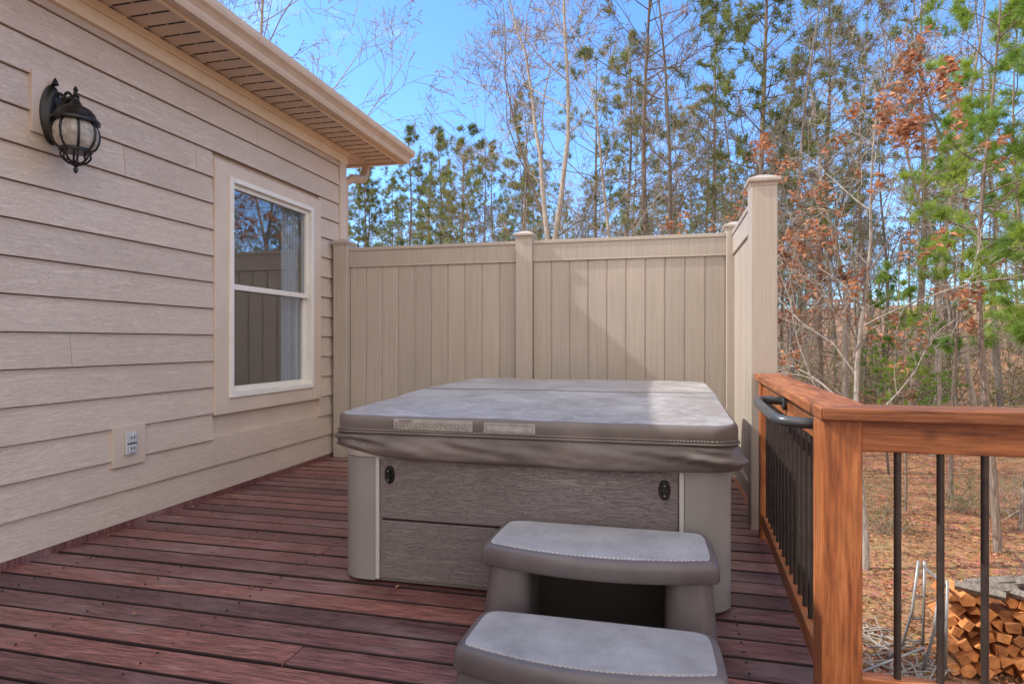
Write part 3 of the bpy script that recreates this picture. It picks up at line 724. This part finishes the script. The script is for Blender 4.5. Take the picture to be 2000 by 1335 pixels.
def pine_mesh(name,seed,H,cs,nb,L,k,nl,nw,lowtwigs=14,r0=None,sub=4,lean=.02,clump=0):
    rg=random.Random(seed); nr=np.random.default_rng(seed); mb=MB()
    r0=r0 or H*.0080
    pts=[];dx=rg.uniform(-lean,lean);dy=rg.uniform(-lean,lean)
    n=14
    for i in range(n+1):
        t=i/n; pts.append(Vector((dx*H*t+.012*math.sin(t*7+seed)*H,dy*H*t+.010*math.cos(t*5+seed)*H,t*H-.3*(1-t))))
    rad=[r0*(1-.93*(i/n)**1.1) for i in range(n+1)]
    mb.tube(pts,rad,8)
    def at(t):
        f=t*n; i=min(int(f),n-1); return pts[i].lerp(pts[i+1],f-i)
    tips=[]
    for i in range(lowtwigs):
        t=rg.uniform(.15,cs); b=at(t); a=rg.uniform(0,6.28); l=rg.uniform(.3,1.6)*H/18
        d=Vector((math.cos(a),math.sin(a),rg.uniform(-.3,.2)))
        mb.tube([b,b+d*l*.5,b+d*l+Vector((0,0,-.1*l))],[r0*.13,r0*.09,r0*.05],4)
    for i in range(nb):
        u=(i+rg.random())/nb; t=cs+(1-cs)*u*.99; b=at(t); a=i*2.4+rg.uniform(-.6,.6)
        prof=math.sin(math.pi*min(1,(u*.8+.22)))**.8
        if clump and noise.noise((math.cos(a)*1.2,math.sin(a)*1.2+seed,t*9))<-clump: continue
        l=L*prof*rg.uniform(.5,1.2)+.15*L
        el=rg.uniform(-.1,.35)+u*.6
        d=Vector((math.cos(a)*math.cos(el),math.sin(a)*math.cos(el),math.sin(el)))
        bp=[b]; dd=d.copy()
        for s in range(4):
            dd=(dd+Vector((rg.gauss(0,.16),rg.gauss(0,.16),rg.gauss(.04,.12)))).normalized(); bp.append(bp[-1]+dd*l/4)
        br=r0*.20*(1-.6*u)+.006
        mb.tube(bp,[br*(1-.2*q) for q in range(5)],4)
        tips.append((bp[-1],dd))
        for s in range(sub):
            q=rg.uniform(.4,.98)*4; j=min(int(q),3); c=bp[j].lerp(bp[j+1],q-j)
            sd=tilt(dd,rg.uniform(.5,1.1),rg); sd.z+=.15; sd.normalize(); sl=l*rg.uniform(.15,.42)
            e=c+sd*sl; mb.tube([c,c.lerp(e,.5)+Vector((0,0,-.02)),e],[br*.4,br*.3,br*.2],3)
            tips.append((e,sd))
            for w in range(2):
                tips.append((c.lerp(e,rg.uniform(.5,.95))+Vector((rg.gauss(0,.05),rg.gauss(0,.05),rg.gauss(0,.05)))*H/18,tilt(sd,.6,rg)))
    nv,nf=needles([(tuple(a),tuple(b)) for a,b in tips],k,nl,nw,nr)
    off=len(mb.v)
    vs=mb.v+nv.tolist(); fs=mb.f+(nf+off).tolist()
    me=bpy.data.meshes.new(name); me.from_pydata(vs,[],fs)
    me.polygons.foreach_set('material_index',[0]*len(mb.f)+[1]*len(nf)); me.update()
    return me
def hardwood_mesh(name,seed,H,rmin,counts=(13,7,5,4),r0=None,fork=False,leaves=0,leafsize=.1,up=.05,spread=1.0,tstart=.3,leafcut=-.12):
    rg=random.Random(seed); mb=MB(); r0=r0 or H*.0068; ends=[]
    stack=[(Vector((0,0,-.3)),Vector((rg.gauss(0,.03),rg.gauss(0,.03),1)).normalized(),H,r0,0)]
    if fork:
        stack=[(Vector((0,0,-.3)),Vector((.03,0,1)).normalized(),H*.35,r0,-1)]
    while stack:
        p,d,l,r,lv=stack.pop()
        n={-1:4,0:12,1:7,2:4}.get(lv,3); pts=[p];dd=d.copy(); wob={-1:.03,0:.07,1:.16,2:.22}.get(lv,.25)
        for i in range(n):
            dd=(dd+Vector((rg.gauss(0,wob),rg.gauss(0,wob),rg.gauss(0,wob)+up))).normalized(); pts.append(pts[-1]+dd*l/n)
        end=max(rmin*.7,r*.12) if lv>=0 else r*.8
        rad=[max(rmin*.7,r+(end-r)*(i/n)) for i in range(n+1)]
        mb.tube(pts,rad,{-1:9,0:8,1:5}.get(lv,3),cap=False)
        if lv==-1:
            for s in range(2): stack.append((pts[-1],tilt(dd,.16+.1*s,rg),H*.65,r*.75,0))
            continue
        if lv>=len(counts): 
            ends.append((pts[-1],dd,pts[0])); continue
        c=counts[lv]
        for i in range(c):
            t=(tstart if lv==0 else .2)+(1-(tstart if lv==0 else .2))*((i+rg.random())/c); f=t*n; j=min(int(f),n-1)
            b=pts[j].lerp(pts[j+1],f-j)
            loc=(pts[j+1]-pts[j]).normalized()
            cl=l*(.42*(1.15-t) +.07)*rg.uniform(.7,1.3)*(spread if lv==0 else 1.15)
            rr=max(rmin,rad[j]*.42)
            stack.append((b,tilt(loc,rg.uniform(.5,.95),rg),cl,rr,lv+1))
    vs,fs=list(mb.v),list(mb.f); mi=[0]*len(fs)
    if leaves:
        nr=np.random.default_rng(seed); P=[]
        for a,dd,b in ends:
            cl=noise.noise(tuple(a*.8))
            if cl<leafcut: continue
            for q in range(leaves):
                t=rg.random(); c=b.lerp(a,t)+Vector((rg.gauss(0,.05),rg.gauss(0,.05),rg.gauss(-.03,.05))); P.append(tuple(c))
        lm=leaf_mesh('tmp',np.array(P),leafsize,nr,flat=1.2)
        off=len(vs); lv_=[tuple(v.co) for v in lm.vertices]; lf=[tuple(i+off for i in f.vertices) for f in lm.polygons]
        vs+=lv_; fs+=lf; mi+=[1]*len(lf); bpy.data.meshes.remove(lm)
    me=bpy.data.meshes.new(name); me.from_pydata(vs,[],fs); me.polygons.foreach_set('material_index',mi); me.update()
    return me
def shrub_mesh(name,seed,green):
    rg=random.Random(seed); mb=MB(); P=[]
    for i in range(20):
        a=rg.uniform(0,6.28); el=rg.uniform(.6,1.4); l=rg.uniform(.6,2.0); d=Vector((math.cos(a)*math.cos(el),math.sin(a)*math.cos(el),math.sin(el)))
        b=Vector((rg.gauss(0,.35),rg.gauss(0,.35),-.05)); e=b+d*l
        mb.tube([b,b.lerp(e,.5)+Vector((rg.gauss(0,.06),rg.gauss(0,.06),0)),e],[.011,.008,.005],3,cap=False)
        for k in range(6):
            c=b.lerp(e,rg.uniform(.3,1)); d2=tilt(d,.8,rg); e2=c+d2*rg.uniform(.15,.6); mb.tube([c,e2],[.006,.004],3,cap=False)
            for q in range(green): P.append(tuple(c.lerp(e2,rg.random())+Vector((rg.gauss(0,.05),rg.gauss(0,.05),rg.gauss(0,.05)))))
    vs,fs=list(mb.v),list(mb.f); mi=[0]*len(fs)
    if P:
        lm=leaf_mesh('tmp',np.array(P),.075,np.random.default_rng(seed),flat=1.2); off=len(vs)
        vs+=[tuple(v.co) for v in lm.vertices]; lf=[tuple(i+off for i in f.vertices) for f in lm.polygons]; fs+=lf; mi+=[1]*len(lf); bpy.data.meshes.remove(lm)
    me=bpy.data.meshes.new(name); me.from_pydata(vs,[],fs); me.polygons.foreach_set('material_index',mi); me.update(); return me

PINES=[pine_mesh('pine_a',21,20,.45,66,2.4,15,.36,.032,26,sub=4,clump=.10),pine_mesh('pine_b',22,20,.36,76,2.0,15,.36,.032,26,sub=4,clump=.10),pine_mesh('pine_c',23,20,.55,52,2.7,15,.38,.032,26,sub=4,clump=.08),pine_mesh('pine_d',24,20,.22,88,2.1,14,.36,.032,14,sub=4,clump=.12)]
for m_ in PINES: m_.materials.append(PBARK); m_.materials.append(NEED)
HARD=[hardwood_mesh('bare_a',31,18,.009),hardwood_mesh('bare_b',32,18,.009,fork=True,counts=(10,6,5,4)),hardwood_mesh('bare_c',33,18,.009,spread=1.2),hardwood_mesh('bare_d',34,18,.009,spread=.75,tstart=.25)]
for i,m_ in enumerate(HARD): m_.materials.append(HBARK if i%2 else TW)
OLIV=hardwood_mesh('budding',35,18,.009,spread=.9,leaves=1,leafsize=.13,leafcut=-.05); OLIV.materials.append(HBARK); OLIV.materials.append(BRUSH)
SHR=[shrub_mesh('shrub_a',41,0),shrub_mesh('shrub_b',42,4),shrub_mesh('shrub_c',43,0),shrub_mesh('shrub_d',44,7)]
for m_ in SHR: m_.materials.append(TW); m_.materials.append(BRUSH)

f=1203.0; s_,c_=math.sin(R(13.87)),math.cos(R(13.87))
def uvd(u,d):
    a=(u-1000)/f; return d*(a*c_-s_), d*(a*s_+c_)
def place(name,me,x,y,scale,rot=None,parent=None,sz=None):
    o=bpy.data.objects.new(name,me); link(o); o.location=(x,y,gz(x,y)); o.rotation_euler=(0,0,rnd.uniform(0,6.28) if rot is None else rot)
    k=scale; o.scale=(k,k,sz or k)
    if parent: o.parent=parent
    return o
for (u,d,vi,h) in ((1285,22,2,20),(1480,20,1,19.5),(1385,27,0,19),(1600,26,1,20),(1790,24,0,19),(905,34,3,14.8),(790,38,1,16.8),(720,40,3,14),(850,42,1,17.5),(965,36,0,15.0),(1030,31,0,16.5),(1215,28,1,18),(1700,31,2,21),(1550,38,3,21)):
    x,y=uvd(u,d); place('pine_tree',PINES[vi],x,y,h/20)
for (u,d,vi,h) in ((1085,17,1,17.0),(1130,23,0,17),(1190,21,2,16.5),(1320,18,3,15),(1425,24,2,17),(1540,17,3,15),(1660,21,0,17),(1820,19,3,15),(1905,24,2,17),(1960,22,1,17)):
    x,y=uvd(u,d); place('bare_tree',HARD[vi],x,y,h/18)
x,y=uvd(560,19); place('bare_tree',HARD[2],x,y,.9); x,y=uvd(440,17); place('bare_tree',HARD[0],x,y,.9)
oak=hardwood_mesh('oak',57,8.4,.005,counts=(20,6,4,3),r0=.06,leaves=4,leafsize=.12,up=.02,spread=1.05,tstart=.22,leafcut=.0)
oak.materials.append(HBARK); oak.materials.append(LEAF)
x,y=uvd(1690,9.5); place('oak_tree',oak,x,y,.97,rot=1.0)
x,y=uvd(1570,13); place('oak_tree',oak,x,y,.75,rot=3.0)
yp=[pine_mesh('young_pine_a',61,10.5,.42,44,1.25,44,.21,.011,16,.065,4,clump=.2),pine_mesh('young_pine_b',62,9.5,.35,44,1.25,44,.21,.011,16,.055,4,clump=.2)]
for m_ in yp: m_.materials.append(PBARK); m_.materials.append(NEEDN)
for u,d,i,k in ((1935,10.4,0,1.0),(1995,11.5,1,1.05),(1865,14,1,.95),(1765,13,0,.46),(2120,9,1,.95),(1735,17,1,.6),(1830,16,0,.4)):
    x,y=uvd(u,d); place('young_pine_tree',yp[i],x,y,k)
forest=empty('distant_forest')
r5=random.Random(99); cnt=0; used=[]
for tries in range(9000):
    if cnt>=240: break
    az=R(r5.uniform(-44,88)); d=25+ (r5.random()**.75)*75
    x,y=d*math.sin(az),d*math.cos(az)
    deg=math.degrees(az)
    if deg<-15.5 and d<38: continue
    if any((x-a)**2+(y-b)**2<10 for a,b in used): continue
    used.append((x,y))
    h=r5.uniform(12,19); tall=r5.random()<.3
    depth=max(5,d*math.cos(az+R(13.87)))
    if deg<-15.5: vt=190+70*r5.random()+(40 if deg<-22 else 0)
    else: vt=(20 if tall else 200)+170*r5.random()
    lim=1.2+(667-vt)*depth/f-gz(x,y)
    h=max(7,min(h+3,lim))
    q=r5.random()
    if q<.50: place('pine',r5.choice(PINES),x,y,h/20,parent=forest)
    elif q<.68: place('budding_hardwood',OLIV,x,y,h/18*.9,parent=forest)
    else: place('hardwood',r5.choice(HARD),x,y,h/18*.9,parent=forest)
    cnt+=1
brush=empty('understory_brush')
for i in range(360):
    az=R(r5.uniform(-32,85)); d=19+(r5.random()**.8)*60
    x,y=d*math.sin(az),d*math.cos(az)
    place('shrub',r5.choice(SHR),x,y,r5.uniform(.6,1.4)*(1.0 if d<30 else 1.8),parent=brush)
for i in range(30):
    az=R(r5.uniform(16,70)); d=11+r5.random()*8; x,y=d*math.sin(az),d*math.cos(az)
    place('shrub',r5.choice(SHR),x,y,r5.uniform(.3,.65),parent=brush)
for i in range(100):
    az=R(r5.uniform(-30,80)); d=16+r5.random()*40; x,y=d*math.sin(az),d*math.cos(az)
    place('sapling',r5.choice(HARD+[OLIV]),x,y,r5.uniform(.25,.55),parent=brush)

# ------------------------------------------------------------------ light, world, camera
EL=42.5; AZ=9
sd=Vector((math.cos(R(AZ))*math.cos(R(EL)),math.sin(R(AZ))*math.cos(R(EL)),-math.sin(R(EL))))
L_=bpy.data.lights.new('sun','SUN'); L_.energy=5.0; L_.angle=R(.55); L_.color=(1,.95,.87)
so=bpy.data.objects.new('sun',L_); link(so); so.rotation_euler=sd.to_track_quat('-Z','Y').to_euler()
w=bpy.data.worlds.new('World'); scene.world=w; w.use_nodes=True; nt=w.node_tree
def wn(t,**k):
    x=nt.nodes.new(t)
    for a,b in k.items(): setattr(x,a,b)
    return x
sky=wn('ShaderNodeTexSky'); sky.sky_type='NISHITA'; sky.sun_disc=False; sky.sun_elevation=R(EL); sky.sun_rotation=R(270-AZ); sky.air_density=1.0; sky.dust_density=.5; sky.ozone_density=1.5
bg=nt.nodes['Background']; bg.inputs[1].default_value=.15
gain=wn('ShaderNodeMix',data_type='RGBA',blend_type='MULTIPLY'); gain.inputs[0].default_value=1; gain.inputs[7].default_value=(1.25,1.85,2.6,1); nt.links.new(sky.outputs[0],gain.inputs[6])
tc=wn('ShaderNodeTexCoord'); mp=wn('ShaderNodeMapping'); mp.inputs['Scale'].default_value=(1.3,1.3,3.2); nt.links.new(tc.outputs['Generated'],mp.inputs[0])
no=wn('ShaderNodeTexNoise'); no.inputs['Scale'].default_value=1.8; no.inputs['Detail'].default_value=8; no.inputs['Roughness'].default_value=.6; nt.links.new(mp.outputs[0],no.inputs['Vector'])
dt=wn('ShaderNodeVectorMath',operation='DOT_PRODUCT'); nt.links.new(tc.outputs['Generated'],dt.inputs[0]); dt.inputs[1].default_value=(.05,-.95,.20)
ad=wn('ShaderNodeMath',operation='MULTIPLY_ADD'); nt.links.new(dt.outputs['Value'],ad.inputs[0]); ad.inputs[1].default_value=.32; nt.links.new(no.outputs[0],ad.inputs[2])
cr=wn('ShaderNodeValToRGB'); cr.color_ramp.elements[0].position=.36; cr.color_ramp.elements[0].color=(0,0,0,1); cr.color_ramp.elements[1].position=.76; cr.color_ramp.elements[1].color=(.95,.95,.95,1); nt.links.new(ad.outputs[0],cr.inputs[0])
cm=wn('ShaderNodeMix',data_type='RGBA'); nt.links.new(cr.outputs[0],cm.inputs[0]); nt.links.new(gain.outputs[2],cm.inputs[6]); cm.inputs[7].default_value=(14.0,12.8,11.5,1)  # bright clouds, densest behind the camera, added to lift ambient light
nt.links.new(cm.outputs[2],bg.inputs[0])
cd=bpy.data.cameras.new('camera'); cam=bpy.data.objects.new('camera',cd); link(cam); cam.location=(0,0,1.2); cam.rotation_euler=(R(90),0,R(13.87))
cd.sensor_width=36; cd.lens=1203/2000*36; cd.clip_start=.05; cd.clip_end=3000
scene.camera=cam
